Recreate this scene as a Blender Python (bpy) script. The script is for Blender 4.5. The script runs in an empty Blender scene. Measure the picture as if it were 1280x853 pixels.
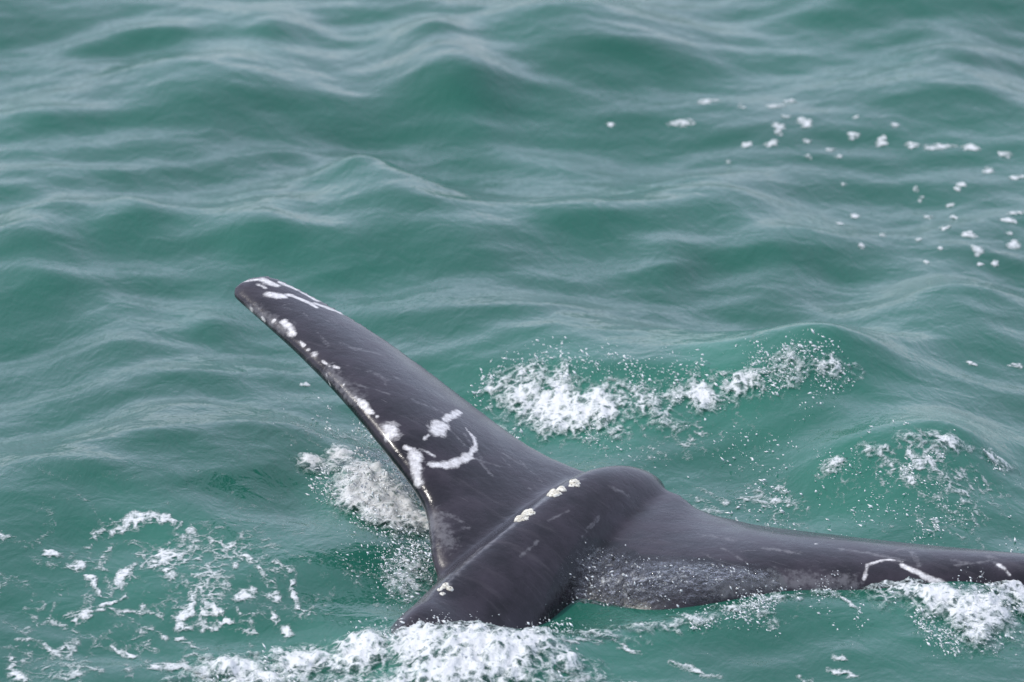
import bpy, math, random
import numpy as np
from mathutils import Vector
from mathutils.bvhtree import BVHTree

random.seed(7)
RNG = np.random.default_rng(11)
scene = bpy.context.scene
COL = scene.collection

# ------------------------------------------------------------------ camera
DEP = math.radians(18.0)          # looking down from a boat's rail
DIST = 22.0
PXM = 305.0                       # photograph pixels per metre at DIST
CAM = np.array([0.0, -DIST * math.cos(DEP), DIST * math.sin(DEP)])
FWD = np.array([0.0, math.cos(DEP), -math.sin(DEP)])
UPV = np.array([0.0, math.sin(DEP), math.cos(DEP)])
cam_data = bpy.data.cameras.new('camera')
cam_data.sensor_width = 36.0
cam_data.lens = 36.0 * DIST * PXM / 1280.0
cam_data.clip_start = 0.5
cam_data.clip_end = 20000.0
cam_data.dof.use_dof = True
cam_data.dof.focus_distance = 19.6
cam_data.dof.aperture_fstop = 2.8
cam = bpy.data.objects.new('camera', cam_data)
cam.location = CAM
cam.rotation_euler = (math.pi / 2 - DEP, 0, 0)
COL.objects.link(cam)
scene.camera = cam

# ------------------------------------------------------------------ light
SUN_ELEV = math.radians(52)
SUN_AZ = math.atan2(-0.95, 0.12)   # towards the left and slightly behind the whale
world = bpy.data.worlds.new('World')
scene.world = world
world.use_nodes = True
wn = world.node_tree
for n in list(wn.nodes):
    wn.nodes.remove(n)
sky = wn.nodes.new('ShaderNodeTexSky')
sky.sky_type = 'NISHITA'
sky.sun_disc = False
sky.sun_elevation = SUN_ELEV
sky.sun_rotation = SUN_AZ
sky.air_density = 1.0
sky.dust_density = 1.0
sky.ozone_density = 2.0
bg = wn.nodes.new('ShaderNodeBackground')
bg.inputs['Strength'].default_value = 0.15
wo = wn.nodes.new('ShaderNodeOutputWorld')
veil = wn.nodes.new('ShaderNodeMix')          # even high haze over the whole sky
veil.data_type = 'RGBA'
veil.inputs[0].default_value = 0.65
veil.inputs[7].default_value = (6.1, 6.5, 8.3, 1)
wn.links.new(sky.outputs[0], veil.inputs[6])
wn.links.new(veil.outputs[2], bg.inputs[0])
wn.links.new(bg.outputs[0], wo.inputs[0])

sun_data = bpy.data.lights.new('sun', 'SUN')
sun_data.energy = 2.3
sun_data.angle = math.radians(4)
sun_data.color = (1.0, 0.96, 0.9)
sun = bpy.data.objects.new('sun', sun_data)
sd = Vector((math.sin(SUN_AZ) * math.cos(SUN_ELEV), math.cos(SUN_AZ) * math.cos(SUN_ELEV), math.sin(SUN_ELEV)))
sun.rotation_euler = sd.to_track_quat('Z', 'Y').to_euler()
sun.location = sd * 60
COL.objects.link(sun)

scene.view_settings.view_transform = 'Standard'
scene.view_settings.look = 'None'
scene.view_settings.exposure = 0.16
scene.view_settings.gamma = 1.0
scene.view_settings.use_curve_mapping = False

# ------------------------------------------------------------------ helpers
def ray(u, v):
    return FWD + np.array([1.0, 0, 0]) * (u - 640.0) / (PXM * DIST) + UPV * (426.5 - v) / (PXM * DIST)

def at(u, v, y):
    """survey point: sight line u, v met at world depth y"""
    d = ray(u, v)
    return CAM + d * ((y - CAM[1]) / d[1])

def ground(u, v, z=0.0):
    """survey point on the sea level"""
    d = ray(u, v)
    return CAM + d * ((z - CAM[2]) / d[2])

def _hash(ix, iy, iz, seed):
    h = (ix * 374761393 + iy * 668265263 + iz * 2147483647 + seed * 1274126177) & 0xFFFFFFFF
    h = ((h ^ (h >> 13)) * 1274126177) & 0xFFFFFFFF
    h = h ^ (h >> 16)
    return (h & 0xFFFFFF) / float(0xFFFFFF) * 2.0 - 1.0

def vnoise(x, y, z=0.0, seed=0):
    """smooth value noise in -1..1"""
    x = np.asarray(x, float); y = np.asarray(y, float); z = np.zeros_like(x) + z
    xi = np.floor(x).astype(np.int64); yi = np.floor(y).astype(np.int64); zi = np.floor(z).astype(np.int64)
    fx, fy, fz = x - xi, y - yi, z - zi
    s = lambda t: t * t * t * (t * (t * 6 - 15) + 10)
    fx, fy, fz = s(fx), s(fy), s(fz)
    def L(dx, dy, dz):
        return _hash(xi + dx, yi + dy, zi + dz, seed)
    a = L(0,0,0) * (1 - fx) + L(1,0,0) * fx
    b = L(0,1,0) * (1 - fx) + L(1,1,0) * fx
    c = L(0,0,1) * (1 - fx) + L(1,0,1) * fx
    d = L(0,1,1) * (1 - fx) + L(1,1,1) * fx
    return (a * (1 - fy) + b * fy) * (1 - fz) + (c * (1 - fy) + d * fy) * fz

def fbm(x, y, z=0.0, seed=0, octs=4, gain=0.5):
    t = 0; a = 1.0; n = 0
    for o in range(octs):
        t = t + a * vnoise(np.asarray(x) * 2 ** o, np.asarray(y) * 2 ** o, np.asarray(z) * 2 ** o, seed + o * 17)
        n += a; a *= gain
    return t / n

def sstep(a, b, x):
    t = np.clip((x - a) / (b - a), 0, 1)
    return t * t * (3 - 2 * t)

def mesh_np(name, verts, faces, smooth=True):
    """faces: (n,k) int array"""
    me = bpy.data.meshes.new(name)
    verts = np.asarray(verts, np.float32); faces = np.asarray(faces, np.int32)
    n, k = faces.shape
    me.vertices.add(len(verts)); me.vertices.foreach_set('co', verts.ravel())
    me.loops.add(n * k); me.loops.foreach_set('vertex_index', faces.ravel())
    me.polygons.add(n)
    me.polygons.foreach_set('loop_start', np.arange(0, n * k, k, dtype=np.int32))
    me.polygons.foreach_set('loop_total', np.full(n, k, np.int32))
    me.polygons.foreach_set('use_smooth', np.full(n, smooth))
    me.update(calc_edges=True); me.validate()
    return me

def add(name, me, mat, parent=None, label=None, cat=None, group=None, kind=None):
    o = bpy.data.objects.new(name, me)
    if mat: me.materials.append(mat)
    COL.objects.link(o)
    if parent: o.parent = parent
    if label: o['label'] = label
    if cat: o['category'] = cat
    if group: o['group'] = group
    if kind: o['kind'] = kind
    return o

def attr(me, name, vals):
    a = me.attributes.new(name, 'FLOAT', 'POINT')
    a.data.foreach_set('value', np.asarray(vals, np.float32).ravel())

def grid_faces(nr, nc):
    i = np.arange(nr * nc).reshape(nr, nc)
    return np.stack([i[:-1, :-1], i[:-1, 1:], i[1:, 1:], i[1:, :-1]], -1).reshape(-1, 4)

class NT:
    """small node-tree writer"""
    def __init__(self, name):
        self.m = bpy.data.materials.new(name); self.m.use_nodes = True
        self.t = self.m.node_tree
        self.b = self.t.nodes['Principled BSDF']; self.out = self.t.nodes['Material Output']
    def n(self, kind, ins=None, **props):
        nd = self.t.nodes.new(kind)
        for k, v in props.items(): setattr(nd, k, v)
        for k, v in (ins or {}).items(): self.set(nd.inputs[k], v)
        return nd
    def set(self, sock, v):
        if isinstance(v, bpy.types.NodeSocket): self.t.links.new(v, sock)
        else: sock.default_value = v
    def P(self, **kw):
        for k, v in kw.items(): self.set(self.b.inputs[k.replace('_', ' ')], v)
    def noise(self, vec, scale, detail=4, rough=0.55, dist=0.0):
        return self.n('ShaderNodeTexNoise', {'Vector': vec, 'Scale': scale, 'Detail': detail, 'Roughness': rough, 'Distortion': dist}).outputs['Fac']
    def math(self, op, a, b=0.0, c=None, clamp=False):
        nd = self.n('ShaderNodeMath', operation=op, use_clamp=clamp)
        self.set(nd.inputs[0], a); self.set(nd.inputs[1], b)
        if c is not None: self.set(nd.inputs[2], c)
        return nd.outputs[0]
    def mix(self, f, a, b):
        nd = self.n('ShaderNodeMix', data_type='RGBA')
        self.set(nd.inputs[0], f); self.set(nd.inputs[6], a); self.set(nd.inputs[7], b)
        return nd.outputs[2]
    def ramp(self, x, lo, hi, a=0.0, b=1.0):
        nd = self.n('ShaderNodeMapRange', {'Value': x, 'From Min': lo, 'From Max': hi, 'To Min': a, 'To Max': b}, interpolation_type='SMOOTHSTEP')
        return nd.outputs[0]
    def attr(self, name):
        return self.n('ShaderNodeAttribute', attribute_name=name).outputs['Fac']
    def pos(self, scale=(1, 1, 1), rot=(0, 0, 0)):
        g = self.n('ShaderNodeNewGeometry').outputs['Position']
        return self.n('ShaderNodeMapping', {'Vector': g, 'Scale': scale, 'Rotation': rot}).outputs[0]
    def bump(self, h, strength, dist, normal=None):
        nd = self.n('ShaderNodeBump', {'Height': h, 'Strength': strength, 'Distance': dist})
        if normal is not None: self.set(nd.inputs['Normal'], normal)
        return nd.outputs[0]

# ------------------------------------------------------------------ materials
def mat_sea():
    t = NT('sea_water')
    aer = t.attr('aerated')
    p = t.pos()
    murk = t.noise(t.pos((1, .6, 1)), .9, 3)
    deep = t.mix(t.ramp(murk, .3, .7), (.011, .084, .057, 1), (.016, .106, .073, 1))
    col = t.mix(aer, deep, (.045, .22, .150, 1))
    r1 = t.noise(t.pos((1.0, .8, 1), (0, 0, .5)), 9, 3, .5, .6)
    r2 = t.noise(t.pos((1.6, .8, 1), (0, 0, .65)), 26, 3, .55, .4)
    h = t.math('ADD', r1, t.math('MULTIPLY', r2, .28))
    t.P(Base_Color=col, Roughness=.06, IOR=1.333, Normal=t.bump(h, .30, .03))
    return t.m

def mat_foam():
    """aerated froth: opaque where thick, holed and see-through where thin"""
    t = NT('sea_foam')
    thick = t.attr('thick')
    p = t.pos(); ps = t.pos((1, .75, 1), (0, 0, .6))
    n1 = t.math('SUBTRACT', t.noise(ps, 26, 5, .68, .5), .5)
    n2 = t.math('SUBTRACT', t.noise(p, 120, 3, .6), .5)
    cells = t.n('ShaderNodeVectorMath', {0: t.n('ShaderNodeTexNoise', {'Vector': p, 'Scale': 16.0, 'Detail': 3.0}).outputs['Color'], 2: ps}, operation='MULTIPLY_ADD')
    cells.inputs[1].default_value = (.09, .09, .09)
    edge = t.n('ShaderNodeTexVoronoi', {'Vector': cells.outputs[0], 'Scale': 24.0}, feature='DISTANCE_TO_EDGE').outputs['Distance']
    web = t.ramp(edge, .02, .32, .15, -.21)       # bubble rafts: froth gathers on the cell walls, holes between
    body = t.math('ADD', t.math('ADD', thick, web), t.math('ADD', t.math('MULTIPLY', n1, 1.5), t.math('MULTIPLY', n2, .6)))
    c = t.mix(t.ramp(body, .15, .95), (.26, .36, .33, 1), (.76, .77, .75, 1))
    t.P(Base_Color=c, Roughness=.4, Normal=t.bump(t.noise(p, 70, 5, .65), .6, .012))
    t.P(Alpha=t.ramp(body, .06, .84, 0.0, .93))
    return t.m

def mat_drops():
    t = NT('spray_drop')
    t.P(Base_Color=(.82, .84, .82, 1), Roughness=.12, IOR=1.33)
    return t.m

def mat_skin():
    t = NT('whale_skin')
    p = t.pos()
    scar = t.attr('scar'); pale = t.attr('pale'); span = t.attr('span'); chord = t.attr('chord')
    comb = t.n('ShaderNodeCombineXYZ', {'X': t.math('MULTIPLY', span, 1.2), 'Y': t.math('MULTIPLY', chord, 9.0), 'Z': 0.0}).outputs[0]
    streak = t.noise(comb, 3.2, 5, .6, .4)
    mott = t.noise(p, 7, 5, .6)
    fine = t.noise(p, 60, 4, .6)
    base = t.mix(t.ramp(mott, .3, .72), (.0075, .0062, .0085, 1), (.030, .0235, .031, 1))
    base = t.mix(t.math('MULTIPLY', t.ramp(streak, .52, .78), .45), base, (.075, .066, .072, 1))
    sc = t.noise(t.n('ShaderNodeCombineXYZ', {'X': t.math('MULTIPLY', span, 2.5), 'Y': t.math('MULTIPLY', chord, 40.0), 'Z': 3.0}).outputs[0], 3.0, 3, .5, 1.2)
    base = t.mix(t.math('MULTIPLY', t.ramp(sc, .68, .78), .35), base, (.2, .19, .19, 1))
    pm = t.ramp(t.math('ADD', pale, t.math('MULTIPLY', t.math('SUBTRACT', t.noise(p, 38, 5, .7), .5), 2.2)), .45, 1.15)
    base = t.mix(t.math('MULTIPLY', pm, .6), base, (.17, .165, .17, 1))
    sm = t.ramp(t.math('ADD', scar, t.math('MULTIPLY', t.math('SUBTRACT', t.noise(p, 24, 6, .68, .5), .5), 1.1)), .46, .86)
    white = t.mix(t.ramp(fine, .35, .65), (.50, .48, .46, 1), (.76, .74, .71, 1))
    col = t.mix(sm, base, white)
    rough = t.ramp(mott, .3, .7, .17, .36)
    h = t.math('ADD', t.math('MULTIPLY', fine, .35), t.math('MULTIPLY', t.noise(p, 14, 3), .9))
    t.P(Base_Color=col, Roughness=rough, IOR=1.36, Normal=t.bump(h, .32, .012), Coat_Weight=.3, Coat_Roughness=.1, Coat_IOR=1.33)
    return t.m

def mat_barnacle():
    t = NT('barnacle')
    p = t.pos()
    c = t.mix(t.ramp(t.noise(p, 55, 4), .35, .65), (.48, .45, .36, 1), (.78, .76, .66, 1))
    t.P(Base_Color=c, Roughness=.7, Normal=t.bump(t.noise(p, 140, 3), .6, .004))
    return t.m

def mat_film():
    """thin sheet of running water: clear, broken by white froth"""
    t = NT('running_water')
    p = t.pos()
    fr = t.attr('thick')
    n = t.noise(t.pos((1, 1, 1), (0, 0, .6)), 34, 5, .65, .5)
    white = t.ramp(t.math('ADD', n, t.math('MULTIPLY', fr, .22)), .66, .92)
    nb = t.bump(t.noise(p, 48, 4, .6), 1.0, .03)
    gl = t.n('ShaderNodeBsdfGlossy', {'Color': (1, 1, 1, 1), 'Roughness': .06, 'Normal': nb})
    tr = t.n('ShaderNodeBsdfTransparent', {'Color': (.93, .96, .95, 1)})
    fres = t.n('ShaderNodeFresnel', {'IOR': 1.33, 'Normal': nb}).outputs[0]
    m1 = t.n('ShaderNodeMixShader', {0: t.math('MULTIPLY', t.math('ADD', fres, .05), t.ramp(t.math('ADD', fr, t.math('SUBTRACT', n, .5)), .0, .55)), 1: tr.outputs[0], 2: gl.outputs[0]})
    t.P(Base_Color=(.62, .64, .63, 1), Roughness=.25, Normal=nb)
    m2 = t.n('ShaderNodeMixShader', {0: t.math('MULTIPLY', white, t.ramp(t.math('ADD', fr, t.math('SUBTRACT', n, .5)), .05, .8, 0.0, .62)), 1: m1.outputs[0], 2: t.b.outputs[0]})
    t.t.links.new(m2.outputs[0], t.out.inputs[0])
    return t.m

M_SEA, M_FOAM, M_DROP, M_SKIN, M_BARN, M_FILM = mat_sea(), mat_foam(), mat_drops(), mat_skin(), mat_barnacle(), mat_film()

# ------------------------------------------------------------------ sea surface
COMP = []
rw = np.random.default_rng(5)
for i in range(70):
    lam = 0.20 * (4.0 / 0.20) ** ((i + rw.random()) / 70)
    th = rw.normal(0, 0.55) + 0.25
    amp = 0.0047 * lam ** 0.95 * (0.6 + 0.8 * rw.random()) * lam / (lam + 0.30)
    k = 2 * math.pi / lam
    COMP.append((lam, k * math.sin(th), k * math.cos(th), amp, rw.random() * 6.283))

# wave crests seen in the photograph: crest u, v, half width px, height m, front m, back m, crest slope, bend
CRESTS = [
    (720, 22, 110, .10, .42, .9, .00), (1120, 8, 160, .10, .45, .8, .05), (565, 88, 75, .15, .60, .8, -.10),
    (540, 52, 40, .06, .25, .5, -.1), (250, 106, 140, .12, .45, .9, -.05), (345, 42, 50, .06, .22, .5, -.1),
    (90, 68, 60, .04, .2, .5, 0), (180, 38, 110, .05, .18, .5, 0), (770, 66, 130, .08, .35, .7, .05), (1210, 78, 90, .09, .45, .7, .1),
    (455, 228, 55, .07, .22, .6, -.08), (490, 262, 80, .08, .38, .7, -.1), (50, 306, 75, .09, .30, .7, 0),
    (175, 292, 45, .05, .2, .5, .1), (310, 304, 70, .08, .30, .7, 0), (900, 240, 85, .08, .28, .8, .03),
    (740, 282, 100, .06, .24, .6, .1), (835, 333, 45, .06, .22, .5, .15), (965, 352, 65, .06, .25, .6, -.03),
    (1195, 368, 80, .09, .28, .7, .06), (590, 394, 110, .07, .25, .6, .02), (155, 421, 75, .08, .32, .7, 0),
    (285, 396, 50, .05, .2, .5, .05), (60, 372, 60, .03, .15, .5, 0), (190, 556, 90, .12, .38, .8, .03),
    (320, 584, 90, .08, .28, .6, .22), (45, 622, 100, .09, .30, .7, .05), (690, 425, 120, .06, .28, .6, .1),
    (820, 468, 170, .13, .60, .7, -.14), (1020, 448, 85, .15, .55, .5, -.06), (1165, 536, 95, .20, .50, .5, .05), (1040, 580, 70, .08, .4, .5, -.2),
    (60, 150, 60, .04, .2, .5, .05), (40, 210, 80, .04, .2, .6, 0), (180, 205, 70, .035, .2, .5, .05), (350, 190, 60, .03, .2, .5, .1),
    (1140, 130, 120, .05, .3, .6, .1), (1000, 310, 120, .05, .2, .6, .05), (700, 190, 90, .05, .3, .6, .1), (1230, 300, 70, .05, .25, .6, .0),
    (1150, 440, 90, .07, .3, .7, .1), (80, 490, 120, .035, .2, .6, .05), (250, 480, 90, .03, .2, .6, .05), (420, 350, 70, .04, .2, .5, .1), (600, 330, 70, .04, .2, .5, .12),
    (940, 775, 160, .05, .4, .6, .05), (430, 690, 90, .04, .4, .5, .2), (120, 735, 150, .05, .25, .5, .04), (200, 800, 160, .05, .25, .5, .05),
]
CR = []
for (u, v, w, a, f, b, sl) in CRESTS:
    g = ground(u, v, a * .9)
    CR.append((g[0], g[1], 1.15 * w / PXM, a, f, b, sl))

# water heaped up round the tail: u, v, radius px across, radius m along y, height
MOUNDS = [(590, 828, 100, .40, .10), (450, 832, 110, .40, .07), (690, 825, 60, .3, .05), (460, 620, 50, .35, .06), (1220, 770, 70, .3, .06), (1120, 735, 40, .2, .03),
          (655, 775, 75, .28, -.06), (840, 765, 110, .25, -.025)]
MD = [(ground(u, v)[0], ground(u, v)[1], r / PXM, ry, a) for (u, v, r, ry, a) in MOUNDS]

def sea_h(x, y, dx=None, dy=None):
    x = np.asarray(x, float); y = np.asarray(y, float)
    # calmer, slightly drawn down, over the lifting tail
    near = np.exp(-(((x - .45) / 1.5) ** 2 + ((y + 2.7) / .8) ** 2) ** 2)
    h = np.zeros_like(x)
    for (lam, kx, ky, amp, ph) in COMP:
        a = amp
        if dx is not None:
            a = amp / (1 + (np.maximum(dx, dy) / lam * 2.6) ** 6)
        s = np.sin(kx * x + ky * y + ph)
        h += a * (s + .28 * (s * s - .5))
    h *= 1 - .65 * near
    # bending of crest lines so they do not read as stamped shapes
    wx = .10 * fbm(x * .9, y * .9, 0, 31, 3); wy = .16 * fbm(x * 1.1, y * .8, 0, 57, 3)
    for (cx, cy, w, a, f, b, sl) in CR:
        ddx = x + wx - cx
        m = np.abs(ddx) < 3.2 * w
        if not m.any(): continue
        t = y + wy - cy - ddx * sl * 3.2
        pr = np.where(t < 0, np.exp(-((np.sqrt(t * t + .0009) - .03) / f) ** 1.25), np.exp(-(t / b) ** 2))
        h += a * 1.2 * pr * np.exp(-(ddx / w) ** 2)
    for (cx, cy, r, ry, a) in MD:
        h += a * np.exp(-((x - cx) / r) ** 2 - ((y - cy) / ry) ** 2)
    return h - .005 * near

def surf(u, v):
    """survey point on the wavy surface"""
    z = 0.0
    for _ in range(12):
        g = ground(u, v, z)
        z += .5 * (float(sea_h(np.array([g[0]]), np.array([g[1]]))[0]) - z)
    return ground(u, v, z)

def axis(lo, hi, step, far):
    core = np.arange(lo, hi + step / 2, step)
    out = []; s = step; p = 0.0
    while p < far:
        s *= 1.13; p += s; out.append(p)
    out = np.array(out)
    return np.concatenate([lo - out[::-1], core, core[-1] + out])

xs = axis(-2.9, 2.9, .015, 4000.0)
ys = axis(-5.2, 7.6, .021, 6000.0)
X, Y = np.meshgrid(xs, ys)
gx, gy = np.gradient(xs), np.gradient(ys)
DX, DY = np.meshgrid(gx, gy)
Z = sea_h(X, Y, DX, DY)
sea_me = mesh_np('sea', np.stack([X, Y, Z], -1).reshape(-1, 3), grid_faces(len(ys), len(xs)))
# bubble-filled water near the splashing
AER = [(700, 520, 160, 50, .55), (900, 510, 180, 60, .35), (1100, 610, 220, 60, .35), (470, 630, 70, 50, .6), (1200, 770, 130, 45, .6), (480, 830, 240, 40, .6), (220, 720, 170, 70, .22), (820, 790, 100, 25, .25)]
aer = np.zeros_like(X)
for (u, v, ru, rv, s) in AER:
    g = ground(u, v)
    d = ((X - g[0]) / (ru / PXM)) ** 2 + ((Y - g[1]) / (rv / PXM / .31)) ** 2
    aer = np.maximum(aer, s * np.exp(-d))
aer *= np.clip(.75 + .9 * fbm(X * 2.5, Y * 1.6, 0, 91, 3), 0, 1.4)
attr(sea_me, 'aerated', np.clip(aer, 0, 1))
add('sea', sea_me, M_SEA, kind='structure')

# ------------------------------------------------------------------ the whale's tail
def catmull(pts, n):
    P = np.asarray(pts, float)
    P = np.vstack([2 * P[0] - P[1], P, 2 * P[-1] - P[-2]])
    out = []
    seg = len(P) - 3
    for t in np.linspace(0, seg, n):
        i = min(int(t), seg - 1); f = t - i
        a, b, c, d = P[i:i + 4]
        out.append(.5 * (2 * b + (c - a) * f + (2 * a - 5 * b + 4 * c - d) * f * f + (3 * b - a - 3 * c + d) * f ** 3))
    return np.array(out)

def loft_close(rings):
    n, m, _ = rings.shape
    V = rings.reshape(-1, 3)
    F = []
    for i in range(n - 1):
        for j in range(m):
            F.append((i * m + j, i * m + (j + 1) % m, (i + 1) * m + (j + 1) % m, (i + 1) * m + j))
    c0, c1 = rings[0].mean(0), rings[-1].mean(0)
    V = np.vstack([V, c0, c1])
    tri = []
    for j in range(m):
        tri.append((n * m, (j + 1) % m, j)); tri.append((n * m + 1, (n - 1) * m + j, (n - 1) * m + (j + 1) % m))
    return V, F, tri

def fluke(rows, n=70, m=40, camber=.05, up_f=1.0, lo_f=.8):
    A = np.array([np.concatenate([at(*r[0]), at(*r[1]), [r[2]]]) for r in rows])
    S = catmull(A, n)
    Lp, Tp, th = S[:, :3], S[:, 3:6], S[:, 6]
    rings = []
    for i in range(n):
        j0, j1 = max(i - 1, 0), min(i + 1, n - 1)
        sp = (Lp[j1] + Tp[j1] - Lp[j0] - Tp[j0])
        ch = Tp[i] - Lp[i]
        nrm = np.cross(ch, sp); nrm /= np.linalg.norm(nrm)
        if nrm[2] < 0: nrm = -nrm
        ring = []
        cl = np.linalg.norm(ch)
        for q in range(m):
            a = 2 * math.pi * q / m
            c = .5 * (1 - math.cos(a))
            prof = 5 * (.2969 * math.sqrt(c) - .1260 * c - .3516 * c * c + .2843 * c ** 3 - .1036 * c ** 4)
            s = up_f if q <= m / 2 else -lo_f
            ring.append(Lp[i] + ch * c + nrm * (s * prof * th[i] + camber * cl * 4 * c * (1 - c)))
        rings.append(ring)
    return np.array(rings), Lp, Tp

LEFT = [((640, 765, -3.05), (800, 602, -2.09), 0.165),
        ((547, 720, -2.98), (735, 586, -2.09), 0.144),
        ((530, 632, -2.65), (665, 556, -1.99), 0.149),
        ((490, 568, -2.45), (600, 512, -1.84), 0.145),
        ((432, 498, -2.15), (537, 464, -1.69), 0.125),
        ((376, 442, -1.85), (467, 414, -1.54), 0.1),
        ((328, 400, -1.6), (400, 374, -1.39), 0.078),
        ((297, 374, -1.44), (346, 347, -1.3), 0.06),
        ((292, 369, -1.41), (322, 345, -1.31), 0.042),
        ((292, 361, -1.39), (306, 349, -1.34), 0.02)]
RIGHT = [((640, 800, -3.03), (740, 665, -2.28), 0.154),
        ((730, 785, -3.08), (838, 611, -2.26), 0.163),
        ((810, 782, -3.21), (882, 636, -2.4), 0.158),
        ((900, 758, -3.17), (960, 657, -2.53), 0.157),
        ((1000, 744, -3.11), (1060, 670, -2.63), 0.129),
        ((1120, 740, -3.09), (1170, 682, -2.73), 0.112),
        ((1260, 739, -3.06), (1290, 692, -2.83), 0.095),
        ((1400, 737, -3.04), (1410, 708, -2.9), 0.067),
        ((1490, 737, -3.01), (1488, 727, -3.0), 0.022)]
ringsL, LL, LT = fluke(LEFT, camber=.04, up_f=.75, lo_f=1.15)
ringsR, RL, RT = fluke(RIGHT, camber=.05, up_f=.75, lo_f=1.0)

ROOT = [(at(500, 795, -3.52), 0.242, .80), (at(548, 739, -3.24), 0.242, .68), (at(600, 692, -3.02), 0.242, .56), (at(657, 646, -2.79), 0.215, .46),
        (at(700, 613, -2.60), 0.193, .38), (at(745, 587, -2.40), 0.170, .30), (at(790, 583, -2.22), 0.134, .20), (at(818, 604, -2.07), 0.063, .10)]
ctrl = [np.concatenate([p, [w, d]]) for (p, w, d) in ROOT]
ctrl = [np.array([-1.05, -5.0, -2.6, .62, 1.35]), np.array([-.82, -4.4, -1.35, .50, 1.1]), np.array([-.57, -3.85, -.42, .34, .92])] + ctrl
SB = catmull(ctrl, 80)
ringsB = []
for i in range(80):
    j0, j1 = max(i - 1, 0), min(i + 1, 79)
    tan = SB[j1, :3] - SB[j0, :3]; tan /= np.linalg.norm(tan)
    up = np.array([-.16, 0, 1.0]); up = up - tan * (up @ tan); up /= np.linalg.norm(up)
    side = np.cross(tan, up)
    w, d = SB[i, 3], SB[i, 4]
    ring = []
    for q in range(48):
        t = q / 48 * 2
        s = 1 if t <= 1 else -1
        tt = t if t <= 1 else 2 - t
        ring.append(SB[i, :3] + side * s * w * math.sin(math.pi * tt) ** 1.3 - up * d * .5 * (1 - math.cos(math.pi * tt)))
    ringsB.append(ring)
ringsB = np.array(ringsB)

V = []; F4 = []; F3 = []; off = 0
for R in (ringsL, ringsR, ringsB):
    v, f, t = loft_close(R)
    V.append(v); F4 += [tuple(i + off for i in q) for q in f]; F3 += [tuple(i + off for i in q) for q in t]
    off += len(v)
raw = bpy.data.meshes.new('whale_raw')
raw.from_pydata(np.vstack(V).tolist(), [], F4 + F3); raw.update()
import bmesh
bm = bmesh.new(); bm.from_mesh(raw); bmesh.ops.recalc_face_normals(bm, faces=bm.faces); bm.to_mesh(raw); bm.free()
tmp = bpy.data.objects.new('whale_tmp', raw); COL.objects.link(tmp)
rm = tmp.modifiers.new('remesh', 'REMESH'); rm.mode = 'VOXEL'; rm.voxel_size = .0095
bpy.context.view_layer.update()
ev = tmp.evaluated_get(bpy.context.evaluated_depsgraph_get())
wm = bpy.data.meshes.new_from_object(ev)
bpy.data.objects.remove(tmp)
nv = len(wm.vertices)
co = np.empty(nv * 3, np.float32); wm.vertices.foreach_get('co', co); co = co.reshape(-1, 3).astype(float)
ed = np.empty(len(wm.edges) * 2, np.int32); wm.edges.foreach_get('vertices', ed); ed = ed.reshape(-1, 2)
deg = np.bincount(ed.ravel(), minlength=nv).astype(float)[:, None]
# smooth strongly where flukes grow out of the stock, lightly elsewhere
root_c = at(690, 660, -3.0)
axis_pts = SB[20:, :3]
dmin = np.min(np.linalg.norm(co[:, None, :2] - axis_pts[None, ::4, :2], axis=2), axis=1)
wgt = sstep(.75, .30, dmin) * .95
ridge_d = np.min(np.linalg.norm(co[:, None, :] - axis_pts[None, ::2, :], axis=2), axis=1)
wgt *= .06 + .94 * sstep(.03, .16, ridge_d)
for it in range(48):
    acc = np.empty_like(co)
    for c in range(3):
        acc[:, c] = np.bincount(ed[:, 0], co[ed[:, 1], c], nv) + np.bincount(ed[:, 1], co[ed[:, 0], c], nv)
    avg = acc / deg
    w = wgt[:, None] if it >= 6 else np.maximum(wgt, .5)[:, None]
    co += (avg - co) * w * .6
wm.vertices.foreach_set('co', co.astype(np.float32).ravel())
wm.polygons.foreach_set('use_smooth', np.ones(len(wm.polygons), bool))
wm.update()
bvh = BVHTree.FromPolygons([Vector(c) for c in co], [p.vertices[:] for p in wm.polygons])
def on_skin(u, v):
    d = ray(u, v)
    hit, nrm, _, _ = bvh.ray_cast(Vector(CAM), Vector(d).normalized())
    return (np.array(hit), np.array(nrm)) if hit is not None else (None, None)

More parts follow.
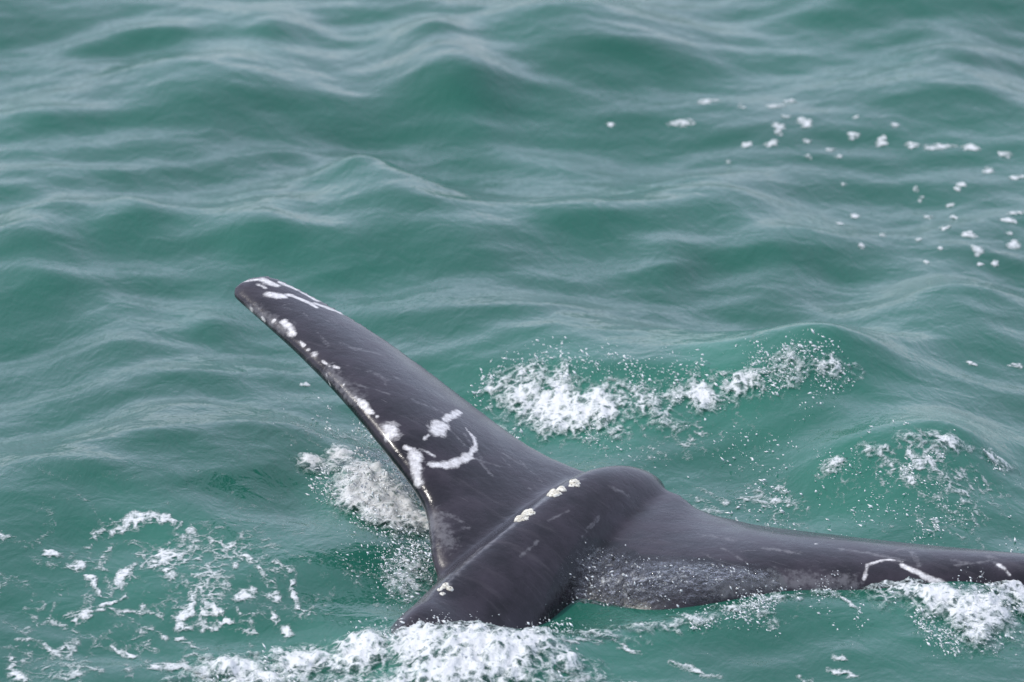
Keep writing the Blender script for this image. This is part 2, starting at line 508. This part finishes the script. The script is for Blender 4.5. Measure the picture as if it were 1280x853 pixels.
def paint(strokes):
    val = np.zeros(nv)
    for (r, pts) in strokes:
        if len(pts) > 2: pts = [tuple(q) for q in catmull(pts, 6 * len(pts))]
        H = [on_skin(*p)[0] for p in pts]
        H = [h for h in H if h is not None]
        if not H: continue
        if len(H) == 1: H = H * 2
        rr = r / PXM * 1.15; top = 1.06 if r >= 6 else random.uniform(.8, 1.05)
        for a, b in zip(H[:-1], H[1:]):
            ab = b - a; L2 = max(ab @ ab, 1e-9)
            t = np.clip(((co - a) @ ab) / L2, 0, 1)
            d = np.linalg.norm(co - (a + t[:, None] * ab), axis=1)
            val = np.maximum(val, np.clip(top - .5 * d / rr, 0, 1))
    return val
SCARS = [
    (5, [(302, 353), (318, 350), (334, 350)]), (6, [(330, 350), (345, 357)]), (6, [(336, 368), (352, 371)]), (4, [(322, 356), (332, 360)]),
    (4, [(362, 369), (380, 376), (395, 384)]), (4, [(350, 353), (372, 363), (396, 376)]), (4, [(362, 352), (400, 371), (437, 391)]), (3, [(376, 366), (410, 381), (440, 396)]), (5, [(395, 380), (425, 391)]), (4, [(430, 390), (465, 408)]),
    (5, [(314, 388), (318, 396)]), (5, [(355, 402), (362, 410), (366, 418)]), (5, [(393, 443)]), (3, [(403, 451), (412, 458)]), (4, [(418, 458), (424, 460)]),
    (2, [(408, 468), (413, 482)]), (3, [(437, 490)]), (5, [(452, 503), (458, 510), (464, 516)]), (10, [(486, 536), (489, 542)]), (5, [(497, 539)]),
    (5, [(508, 560), (520, 563)]), (7, [(518, 568), (521, 586)]), (6, [(521, 590), (523, 604)]), (4, [(525, 561), (542, 570)]),
    (10, [(546, 538), (551, 531)]), (5, [(556, 525), (574, 515)]), (3, [(535, 544), (530, 550)]),
    (3, [(582, 535), (592, 547)]), (4, [(592, 547), (594, 558), (588, 568)]), (6, [(585, 570), (572, 578), (556, 582)]), (5, [(556, 582), (540, 581)]),
    (3, [(327, 397), (331, 401)]), (3, [(342, 401)]), (3, [(374, 427), (380, 432)]), (3, [(386, 437)]), (3, [(430, 481)]), (4, [(444, 497), (449, 500)]), (3, [(471, 521)]),
    (3, [(1080, 724), (1084, 706)]), (4, [(1084, 706), (1106, 700), (1128, 702)]), (4, [(1128, 706), (1150, 718), (1170, 727), (1194, 734)]),
    (4, [(1248, 706), (1262, 718)]), (3, [(1020, 680)]), (3, [(1041, 673)]),
]
PALES = [
    (4, [(546, 736), (575, 712), (600, 690), (630, 666), (657, 644)]), (4, [(657, 644), (680, 626), (700, 611), (730, 598)]), (5, [(555, 735), (600, 686)]),
    (4, [(515, 500), (545, 512), (560, 520)]), (4, [(440, 435), (480, 445)]), (4, [(490, 470), (510, 480)]), (4, [(550, 640), (575, 652)]), (4, [(556, 668), (585, 660)]),
    (12, [(540, 650), (560, 680)]), (5, [(875, 668), (918, 676)]), (4, [(1050, 686), (1110, 696), (1130, 700)]), (4, [(1140, 690), (1148, 708)]), (5, [(1190, 700), (1215, 706)]), (5, [(1235, 695), (1252, 710)]),
    (4, [(955, 685), (1000, 692)]), (4, [(765, 610), (785, 620)]), (10, [(412, 462), (432, 486), (450, 502)]), (8, [(310, 385), (360, 412)]), (14, [(900, 735), (960, 728), (1060, 730)]),
]
for _ in range(34):      # faint rake marks and scratches
    k = random.random()
    if k < .6:
        f = random.random(); u0, v0 = 340 + 300 * f + random.uniform(-10, 40), 385 + 215 * f + random.uniform(-20, 25); th = .62 + random.gauss(0, .35)
    elif k < .85:
        u0, v0 = random.uniform(840, 1250), 0; v0 = 650 + (u0 - 840) * .105 + random.uniform(8, 50); th = .12 + random.gauss(0, .3)
    else:
        u0, v0, th = random.uniform(600, 760), random.uniform(640, 720), random.gauss(-.75, .15)
    ln = random.uniform(12, 44)
    PALES.append((random.uniform(1.6, 2.7), [(u0, v0), (u0 + ln * math.cos(th), v0 + ln * math.sin(th))]))
attr(wm, 'scar', paint(SCARS)); attr(wm, 'pale', paint(PALES))
# skin streaks run along the flukes
ax = LT[-1] - LT[5]; ax /= np.linalg.norm(ax)
ax2 = np.cross(ax, [0, 0, 1]); ax2 /= np.linalg.norm(ax2)
attr(wm, 'span', co @ ax); attr(wm, 'chord', co @ ax2 + .25 * co[:, 2])
wm.materials.clear()
whale = add('whale', None, None, label='dark grey whale lifting its white-scarred tail flukes out of the green water', cat='whale')
add('tail', wm, M_SKIN, whale)

def barnacles(u, v, n, spread, stretch):
    c, nrm = on_skin(u, v)
    V = []; F = []
    tdir = SB[52, :3] - SB[48, :3]; tdir /= np.linalg.norm(tdir)
    b = np.cross(nrm, tdir)
    for i in range(n):
        rr = spread * math.sqrt(random.random()); a = random.random() * 6.283
        p = c + tdir * rr * stretch * math.cos(a) + b * rr * math.sin(a)
        hit, hn, _, _ = bvh.find_nearest(Vector(p))
        hit, hn = np.array(hit), np.array(hn)
        r = random.uniform(.008, .015); h = r * random.uniform(.35, .65)
        t1 = np.cross(hn, [.3, .5, .8]); t1 /= np.linalg.norm(t1); t2 = np.cross(hn, t1)
        o = len(V)
        for ring, (fr, fh) in enumerate(((1.1, -.35), (.85, .5), (.5, 1.0), (.28, .75))):
            for k in range(7):
                an = k / 7 * 6.283 + i
                wob = 1 + .18 * math.sin(3 * an + i)
                V.append(hit + (t1 * math.cos(an) + t2 * math.sin(an)) * r * fr * wob + hn * h * fh)
        for ring in range(3):
            for k in range(7):
                F.append((o + ring * 7 + k, o + ring * 7 + (k + 1) % 7, o + ring * 7 + 7 + (k + 1) % 7, o + ring * 7 + 7 + k))
    return mesh_np('barnacle_cluster', V, F)
for (u, v, n, s, st) in ((655, 645, 26, .030, 1.7), (695, 615, 24, .028, 1.7), (719, 605, 10, .018, 1.6), (556, 737, 7, .018, 1.9)):
    add('barnacle_cluster', barnacles(u, v, n, s, st), M_BARN, whale)

# ------------------------------------------------------------------ foam and splashes
def blobs_ground(blobs):
    return [(g[0], g[1], ru / PXM, rv / PXM / .31, s) for (u, v, ru, rv, s) in blobs for g in (surf(u, v),)]

def foam_mesh(name, field, box, lift, lump, step=(.008, .015), zoff=0.0):
    """foam raised above the water wherever field > 0; its rim dips under the surface"""
    x = np.arange(box[0], box[1], step[0]); y = np.arange(box[2], box[3], step[1])
    X, Y = np.meshgrid(x, y)
    f = field(X, Y)
    keepv = f > -.22
    q = grid_faces(len(y), len(x))
    k = keepv.ravel()[q].any(1)
    q = q[k]
    used, inv = np.unique(q.ravel(), return_inverse=True)
    X, Y, f = X.ravel()[used], Y.ravel()[used], f.ravel()[used]
    fp = np.clip(f, -.25, 1)
    n = fbm(X * 34, Y * 24, 0, 5, 3)
    n2 = np.abs(fbm(X * 9, Y * 7, 0, 8, 3))
    Z = sea_h(X, Y) + zoff + np.where(fp > 0, lift * np.sqrt(np.clip(fp, 0, 1)), lift * fp * .6) + lump * np.clip(fp, 0, 1) * (n * .7 + n2 * 1.2)
    me = mesh_np(name, np.stack([X, Y, Z], -1), inv.reshape(-1, 4))
    attr(me, 'thick', np.clip(f * .72, 0, .8))
    return me

def blob_field(B, amp, sx, sy, seed, bias=0.0, streak=False):
    def fn(X, Y):
        f = np.full_like(X, -1.0)
        for (cx, cy, rx, ry, s) in B:
            d = np.sqrt(((X - cx) / rx) ** 2 + ((Y - cy) / ry) ** 2)
            f = np.maximum(f, s * (1 - d))
        if streak:      # bubbles drawn out down the wave face
            n = .6 * fbm((X * .93 + Y * .36) * sx, (X * .36 - Y * .93) * sy, 0, seed, 4, .65) + .55 * fbm(X * 3.2, Y * 2.0, 0, seed + 5, 3)
        else:
            n = fbm(X * sx, Y * sy, 0, seed, 4, .6)
        return f * .9 + amp * n + bias
    return fn

def stroke_field(S, amp, sx, sy, seed, web=None):
    segs = []
    for (r, pts) in S:
        G = [surf(*p)[:2] for p in pts]
        if len(G) == 1: G = G * 2
        for a, b in zip(G[:-1], G[1:]): segs.append((a, b, r / PXM))
    def fn(X, Y):
        wx = .05 * fbm(X * 7, Y * 4, 0, seed + 3, 3); wy = .13 * fbm(X * 7, Y * 4, 0, seed + 9, 3)
        A, B = X + wx, (Y + wy) * .40
        f = np.full_like(X, -1.0)
        for a, b, r in segs:
            ax_, ay_ = a[0], a[1] * .40; bx_, by_ = b[0] - a[0], b[1] * .40 - ay_
            t = np.clip(((A - ax_) * bx_ + (B - ay_) * by_) / max(bx_ ** 2 + by_ ** 2, 1e-9), 0, 1)
            d = np.hypot(A - ax_ - t * bx_, B - ay_ - t * by_)
            f = np.maximum(f, 1 - d / r)
        f = np.minimum(f, .66) + amp * fbm(X * sx, Y * sy, 0, seed, 4, .6) - .05
        if web:
            m = np.full_like(X, 0.0)
            for (cx, cy, rx, ry, s_) in web:
                m = np.maximum(m, s_ * np.exp(-((X - cx) / rx) ** 2 - ((Y - cy) / ry) ** 2))
            n = np.abs(fbm(A * 5.0, B * 9.0, 0, seed + 40, 4, .55))
            f = np.maximum(f, (.66 * m - 2.6 * n) * sstep(.05, .3, m) - (m < .05))
        return f
    return fn

def drops_mesh(name, pts, rad):
    """one mesh of many small uneven drops and ligaments"""
    iv = np.array([(1,0,0),(-1,0,0),(0,1,0),(0,-1,0),(0,0,1),(0,0,-1)], float)
    fi = np.array([(0,2,4),(2,1,4),(1,3,4),(3,0,4),(2,0,5),(1,2,5),(3,1,5),(0,3,5)])
    n = len(pts)
    # long axis: most trail down and to one side, as torn water does
    a = RNG.normal(-.65, .45, n); b = RNG.normal(0, .5, n)
    ex = np.stack([np.cos(a) * np.cos(b), np.sin(b), np.sin(a) * np.cos(b)], -1)
    ez = np.cross(ex, [0, 1, 0]); ez /= np.linalg.norm(ez, axis=1)[:, None]
    ey = np.cross(ez, ex)
    L = np.asarray(rad)[:, None, None] * RNG.uniform(.6, 1.2, (n, 6, 1))
    st = RNG.uniform(1.0, 3.4, (n, 1, 1))
    V = (iv[None, :, 0:1] * ex[:, None] * st + iv[None, :, 1:2] * ey[:, None] + iv[None, :, 2:3] * ez[:, None]) * L
    V = V + np.asarray(pts)[:, None, :]
    F = fi[None] + (np.arange(n) * 6)[:, None, None]
    return mesh_np(name, V.reshape(-1, 3), F.reshape(-1, 3))

def scatter(B, n, hmax, rlo, rhi, power=3.0, clump=True):
    """n drops over the blobs, most of them low, with a few flung high"""
    w = np.array([b[2] * b[3] * max(b[4], .1) for b in B]); w /= w.sum()
    idx = RNG.choice(len(B), n, p=w)
    b = np.array(B)[idx]
    r = np.sqrt(RNG.random(n)) * 1.0; a = RNG.random(n) * 6.283
    x = b[:, 0] + b[:, 2] * r * np.cos(a); y = b[:, 1] + b[:, 3] * r * np.sin(a)
    if clump:
        k = fbm(x * 6, y * 4, 0, 77, 4, .65) + RNG.normal(0, .07, n) > .12
        x, y = x[k], y[k]
    h = RNG.random(len(x)) ** power * hmax
    rad = rlo * (rhi / rlo) ** (RNG.random(len(x)) ** 1.8)
    return np.stack([x, y, sea_h(x, y) + h], -1), rad

def bbox(B, m=.25):
    return (min(b[0] - b[2] for b in B) - m, max(b[0] + b[2] for b in B) + m, min(b[1] - b[3] for b in B) - m, max(b[1] + b[3] for b in B) + m)

def splash(label, blobs, lift, lump, amp, sx, sy, seed, ndrop, hmax, rlo, rhi, bias=0.0, name='splash', cat='splash', dblobs=None, power=3.0, streak=False):
    B = blobs_ground(blobs)
    me = foam_mesh(name, blob_field(B, amp, sx, sy, seed, bias, streak), bbox(B), lift, lump)
    o = add(name, me, M_FOAM, label=label, cat=cat, kind='stuff')
    D = blobs_ground(dblobs) if dblobs else B
    pts, rad = scatter(D, ndrop, hmax, rlo, rhi, power)
    add('water_drops', drops_mesh('water_drops', pts, rad), M_DROP, o, kind='stuff')
    return o

splash('white water breaking along the wave crest behind the raised fluke',
       [(610, 490, 22, 10, .8), (650, 500, 55, 26, 1.5), (700, 512, 65, 32, 1.7), (755, 520, 62, 30, 1.6), (805, 505, 50, 22, 1.1), (835, 520, 35, 16, .7), (870, 494, 60, 15, 1.6), (930, 480, 55, 13, 1.5), (985, 462, 45, 14, 1.2), (1040, 460, 32, 8, 1.0), (1068, 456, 10, 5, 1.0), (690, 480, 50, 10, .6), (620, 540, 40, 20, .5)],
       .014, .020, .70, 12, 7, 21, 5000, .07, .0009, .0055, bias=-.12,
       dblobs=[(690, 505, 110, 40, 1), (860, 500, 120, 25, .7), (990, 462, 80, 18, 1.4), (900, 540, 150, 40, .15)])
splash('white splash on the water under the raised fluke\'s leading edge',
       [(395, 582, 32, 8, 1.1), (430, 580, 36, 16, 1.3), (455, 608, 48, 32, 2.4), (490, 640, 50, 30, 2.2), (520, 655, 34, 20, 1.8), (515, 720, 26, 22, .45), (505, 620, 40, 26, .9)],
       .026, .026, .65, 12, 7, 43, 6500, .12, .0009, .0055, bias=-.05,
       dblobs=[(440, 590, 60, 30, 1), (490, 640, 55, 30, 1), (420, 535, 70, 24, .5), (510, 715, 30, 26, .8)], power=2.4)
splash('grey-white heap of churned water in front of the tail stock',
       [(300, 842, 75, 14, 1.3), (380, 832, 65, 18, 1.5), (450, 824, 65, 24, 1.6), (520, 808, 65, 28, 1.6), (590, 802, 75, 34, 1.6), (655, 812, 60, 26, 1.4), (705, 832, 50, 14, 1.2), (560, 850, 190, 20, 1.4), (330, 856, 120, 14, 1.2), (760, 800, 45, 4, .6), (800, 803, 40, 3, .5)],
       .022, .030, .50, 12, 8, 65, 6000, .06, .0009, .005, bias=.0)
splash('white splash thrown up along the low fluke\'s edge',
       [(1096, 722, 20, 10, .9), (1125, 742, 42, 17, 1.3), (1175, 752, 52, 18, 1.5), (1225, 765, 52, 26, 1.6), (1222, 792, 32, 20, 1.2), (1280, 752, 55, 26, 1.6), (1265, 785, 30, 16, .6), (1340, 750, 40, 16, .8)],
       .026, .026, .60, 11, 7, 87, 6000, .07, .0009, .005, bias=-.02,
       dblobs=[(1120, 735, 50, 22, 1), (1220, 765, 80, 35, 1), (1050, 745, 120, 22, .4), (1100, 790, 120, 25, .2)])
splash('thin line of froth on the wave beyond the low fluke',
       [(1050, 580, 34, 6, .9), (1095, 562, 36, 8, 1.0), (1150, 548, 36, 10, 1.2), (1190, 554, 32, 8, .9), (1240, 574, 30, 6, .8)],
       .014, .02, .8, 11, 7, 99, 2600, .03, .0009, .0050, bias=-.18,
       dblobs=[(1140, 558, 110, 18, 1.2), (1120, 620, 190, 50, .3), (950, 620, 90, 40, .2), (1220, 640, 90, 40, .35)])

splash('bubbly froth speckling the green wave face beyond the tail stock',
       [(850, 515, 170, 40, .8), (960, 490, 110, 40, .9), (760, 560, 120, 25, .5)], .004, .004, 1.5, 30, 7, 203, 700, .03, .001, .004, bias=-.54, streak=True, name='froth', cat='froth')
splash('bubbly froth speckling the green wave face beyond the low fluke',
       [(1110, 590, 150, 40, .9), (1200, 620, 110, 50, .8), (1000, 625, 110, 35, .7), (1150, 655, 150, 20, .7)], .004, .004, 1.5, 32, 7, 223, 700, .03, .001, .004, bias=-.52, streak=True, name='froth', cat='froth')
splash('thin froth on the dark water below the raised fluke\'s tip',
       [(390, 540, 60, 22, .6), (440, 550, 50, 20, .7), (505, 720, 40, 34, .8), (450, 700, 30, 20, .4)], .004, .004, 1.4, 30, 7, 243, 1200, .10, .001, .004, bias=-.5, streak=True, name='froth', cat='froth')

splash('ragged wash lapping along the low fluke\'s leading edge',
       [(735, 792, 50, 7, .9), (800, 786, 45, 7, .9), (860, 776, 45, 8, 1.0), (920, 762, 40, 8, 1.0), (975, 748, 40, 7, .9), (1030, 742, 40, 6, .8), (950, 770, 60, 10, .5)],
       .012, .014, 1.0, 26, 8, 263, 2600, .05, .0009, .0045, bias=-.30, streak=True)

# lacy foam drifting beside the whale
LACE = [
    (8, [(128, 672), (165, 662), (205, 657)]), (10, [(180, 660), (212, 662), (215, 674)]), (7, [(205, 678), (235, 686), (256, 684)]), (8, [(226, 664), (246, 660), (240, 674), (262, 683)]),
    (9, [(275, 682), (297, 682), (302, 690)]), (6, [(298, 695), (300, 708), (318, 722), (330, 738), (344, 754)]), (6, [(290, 706), (285, 718)]), (7, [(203, 694), (225, 703), (250, 705)]),
    (7, [(152, 716), (175, 710), (200, 700)]), (9, [(210, 722), (222, 736), (236, 744), (230, 760)]), (7, [(183, 762), (203, 770)]), (6, [(242, 738), (270, 735), (290, 746), (330, 752)]),
    (5, [(40, 777), (64, 770), (110, 780)]), (4, [(90, 768), (140, 768), (185, 772)]), (5, [(225, 778), (270, 785), (325, 796)]), (6, [(55, 692), (95, 692)]), (6, [(90, 702), (110, 704)]),
    (5, [(0, 667), (22, 669)]), (6, [(0, 712), (6, 728)]), (4, [(330, 700), (358, 722)]), (5, [(364, 735), (378, 752), (388, 768)]), (6, [(348, 778), (372, 796)]), (4, [(138, 814), (172, 828)]),
    (4, [(25, 803), (55, 813), (88, 812)]), (8, [(8, 832), (32, 846)]), (9, [(85, 846), (125, 842)]), (4, [(190, 795), (240, 803)]), (4, [(130, 756), (165, 742)]), (4, [(110, 722), (128, 738)]),
    (5, [(160, 846), (220, 838), (260, 846)]), (4, [(252, 762), (280, 768)]), (5, [(-40, 690), (-10, 700)]), (6, [(-60, 780), (-10, 790)]),
]
g0, g1 = ground(-70, 853), ground(400, 645)
lace = foam_mesh('foam', stroke_field(LACE, .95, 18, 10, 131, blobs_ground([(230, 715, 130, 50, 1.0), (90, 720, 120, 60, .7), (250, 800, 180, 40, .8), (60, 820, 110, 40, .7)])), (g0[0] - .1, g1[0] + .1, g0[1] - .1, g1[1] + .2), .004, .003)
add('foam', lace, M_FOAM, label='lacy white foam spread on the water left of the tail stock', cat='foam', kind='stuff')
LACE2 = [(3, [(640, 790), (690, 796), (740, 800), (800, 806)]), (6, [(690, 840), (730, 838)]), (4, [(830, 818), (860, 835), (900, 848)]), (3, [(1000, 838), (1020, 848)]), (4, [(780, 845), (800, 850)]), (4, [(1040, 838), (1070, 846)]),
         (5, [(1060, 748), (1080, 756)]), (4, [(940, 782), (962, 790)]), (4, [(1045, 817), (1060, 822)])]
g0, g1 = ground(600, 860), ground(1120, 735)
add('foam', foam_mesh('foam', stroke_field(LACE2, .7, 14, 9, 171), (g0[0] - .1, g1[0] + .1, g0[1] - .1, g1[1] + .2), .004, .003), M_FOAM,
    label='thin broken foam streaks in front of the low fluke', cat='foam', kind='stuff')

# drifting foam flecks, one by one
def fleck(u, v, ru, rv, seed):
    g = surf(u, v)
    rx, ry = ru / PXM, max(rv / PXM / .31, ru / PXM * .5)
    V = [(0, 0, .004)]; nseg = 22
    rings = ((.5, .004), (.85, .003), (1.2, -.001))
    F = []
    for (f, z) in rings:
        for k in range(nseg):
            a = k / nseg * 6.283
            w = .92 + .16 * math.sin(2 * a + seed) + .12 * math.sin(3 * a + seed * 2.3) + .10 * math.sin(5 * a + seed * 1.7)
            V.append((rx * f * w * math.cos(a), ry * f * w * math.sin(a), z * (1 + .25 * math.sin(4 * a + seed))))
    V = np.array(V)
    hz = sea_h(V[:, 0] + g[0], V[:, 1] + g[1])
    h0 = float(sea_h(g[0], g[1]))
    V[:, 2] += hz - h0
    tri = []
    for k in range(nseg): tri.append((0, 1 + k, 1 + (k + 1) % nseg))
    for r in range(2):
        for k in range(nseg):
            a, b = 1 + r * nseg + k, 1 + r * nseg + (k + 1) % nseg
            tri.append((a, a + nseg, b + nseg)); tri.append((a, b + nseg, b))
    me = mesh_np('foam_fleck', V, tri)
    thick = np.concatenate([[.62], np.full(nseg, .60), np.full(nseg, .42), np.full(nseg, -.1)])
    attr(me, 'thick', thick)
    o = add('foam_fleck', me, M_FOAM)
    o.location = (g[0], g[1], h0)
    return o
BIG = [
    (883, 127, 17, 8, 'broad rounded white foam fleck above a hooked one', 1.0), (853, 154, 18, 6, 'hooked white foam fleck apart from the drifting line', 2.2),
    (1006, 154, 12, 9, 'wedge-shaped white foam fleck in the tight foam cluster', 3.1), (1172, 184, 23, 5, 'longest bar-shaped white foam fleck in the drifting line', .4),
]
for (u, v, a, b, lab, sd_) in BIG:
    o = fleck(u, v, a, b, sd_); o['label'] = lab; o['category'] = 'foam'; o['group'] = 'foam flecks drifting on open water'
SMALL = [(970, 133, 15, 5), (988, 127, 9, 5), (973, 158, 11, 5), (973, 166, 8, 4), (933, 182, 9, 4), (965, 180, 10, 5), (982, 146, 7, 3), (927, 134, 6, 4), (1067, 170, 11, 4), (1102, 178, 10, 6), (1140, 182, 10, 5), (1214, 185, 14, 5),
         (1257, 194, 13, 4), (1235, 214, 11, 5), (1272, 222, 14, 4), (1202, 231, 7, 4), (1197, 237, 5, 3), (1145, 237, 5, 3), (1151, 249, 5, 3), (1188, 257, 6, 3), (1161, 272, 8, 4), (1192, 272, 6, 4), (1068, 271, 8, 4), (1050, 280, 6, 3),
         (1181, 285, 8, 4), (1211, 294, 12, 5), (1222, 312, 11, 6), (1267, 307, 12, 6), (1270, 267, 15, 4), (1262, 276, 11, 4), (1076, 307, 7, 4), (1103, 294, 6, 4), (1148, 300, 5, 3), (1175, 311, 4, 3), (1158, 328, 4, 3), (1010, 197, 7, 3), (1038, 188, 9, 3),
         (1048, 196, 6, 3), (1009, 177, 6, 3), (911, 203, 4, 3), (1118, 157, 8, 3), (1070, 147, 5, 2), (1054, 231, 5, 2), (1262, 292, 5, 3), (763, 156, 8, 2), (1244, 330, 6, 3), (1225, 331, 5, 2), (1272, 458, 10, 3), (1215, 455, 8, 2)]
for i, (u, v, a, b) in enumerate(SMALL):
    o = fleck(u, v, a, b, i * 1.37 + .3)
    if u < 1062 and v < 210: lab = 'small white foam fleck in the tight cluster round the wedge-shaped fleck'
    elif v < 225: lab = 'oval white foam fleck strung in line with the bar-shaped fleck'
    else: lab = 'small white foam fleck scattered on the near side of the foam line'
    o['label'] = lab; o['category'] = 'foam'; o['group'] = 'foam flecks drifting on open water'
o = fleck(381, 481, 6, 3, 1.4); o['label'] = 'lone round foam fleck close beside the raised fluke'; o['category'] = 'foam'

# ------------------------------------------------------------------ water running off the low fluke
film_poly = np.array([(700, 792), (690, 770), (712, 715), (735, 684), (765, 682), (800, 700), (850, 700), (905, 706), (965, 716), (975, 735), (945, 752), (880, 765), (820, 785)], float)
fp_w = np.array([on_skin(u, v)[0] if on_skin(u, v)[0] is not None else ground(u, v) for u, v in film_poly])[:, :2]
def inside(px, py, poly):
    c = np.zeros(len(px), bool); d = np.full(len(px), 9.0)
    n = len(poly)
    for i in range(n):
        x0, y0 = poly[i]; x1, y1 = poly[(i + 1) % n]
        cond = ((y0 > py) != (y1 > py)) & (px < (x1 - x0) * (py - y0) / (y1 - y0 + 1e-12) + x0)
        c ^= cond
        e = np.array([x1 - x0, y1 - y0]); t = np.clip(((px - x0) * e[0] + (py - y0) * e[1]) / (e @ e), 0, 1)
        d = np.minimum(d, np.hypot(px - x0 - t * e[0], py - y0 - t * e[1]))
    return np.where(c, d, -d)
nrm = np.empty(nv * 3, np.float32); wm.vertices.foreach_get('normal', nrm); nrm = nrm.reshape(-1, 3)
dpoly = inside(co[:, 0], co[:, 1], fp_w)
sel = (dpoly > -.03) & (nrm[:, 2] > -.45) & (co[:, 2] > -.25)
fq = np.array([p.vertices[:] for p in wm.polygons if len(p.vertices) == 4])
fq = fq[sel[fq].all(1)]
used, inv = np.unique(fq.ravel(), return_inverse=True)
vv = co[used]; nn = nrm[used]; e = np.clip((dpoly[used] + .01) / .14, -.2, 1)
bumpn = fbm(vv[:, 0] * 24, vv[:, 1] * 24, vv[:, 2] * 24, 3, 3)
vv = vv + nn * (.003 + .018 * np.clip(e, 0, 1) * (1 + bumpn))[:, None]
fm = mesh_np('running_water', vv, inv.reshape(-1, 4)); attr(fm, 'thick', np.clip(e, 0, 1))
film = add('running_water', fm, M_FILM, label='glistening sheet of water running off the root of the low fluke', cat='water sheet', kind='stuff')
k = (e + RNG.normal(0, .2, len(e)) > .3) & (bumpn + RNG.normal(0, .25, len(e)) > .12)
pp = vv[k]; pp = pp[RNG.random(len(pp)) < .3]
pp = pp + RNG.normal(0, .006, pp.shape) + np.array([0, 0, .006])
add('water_drops', drops_mesh('water_drops', pp, .0014 * 3.2 ** (RNG.random(len(pp)) ** 2)), M_DROP, film, kind='stuff')
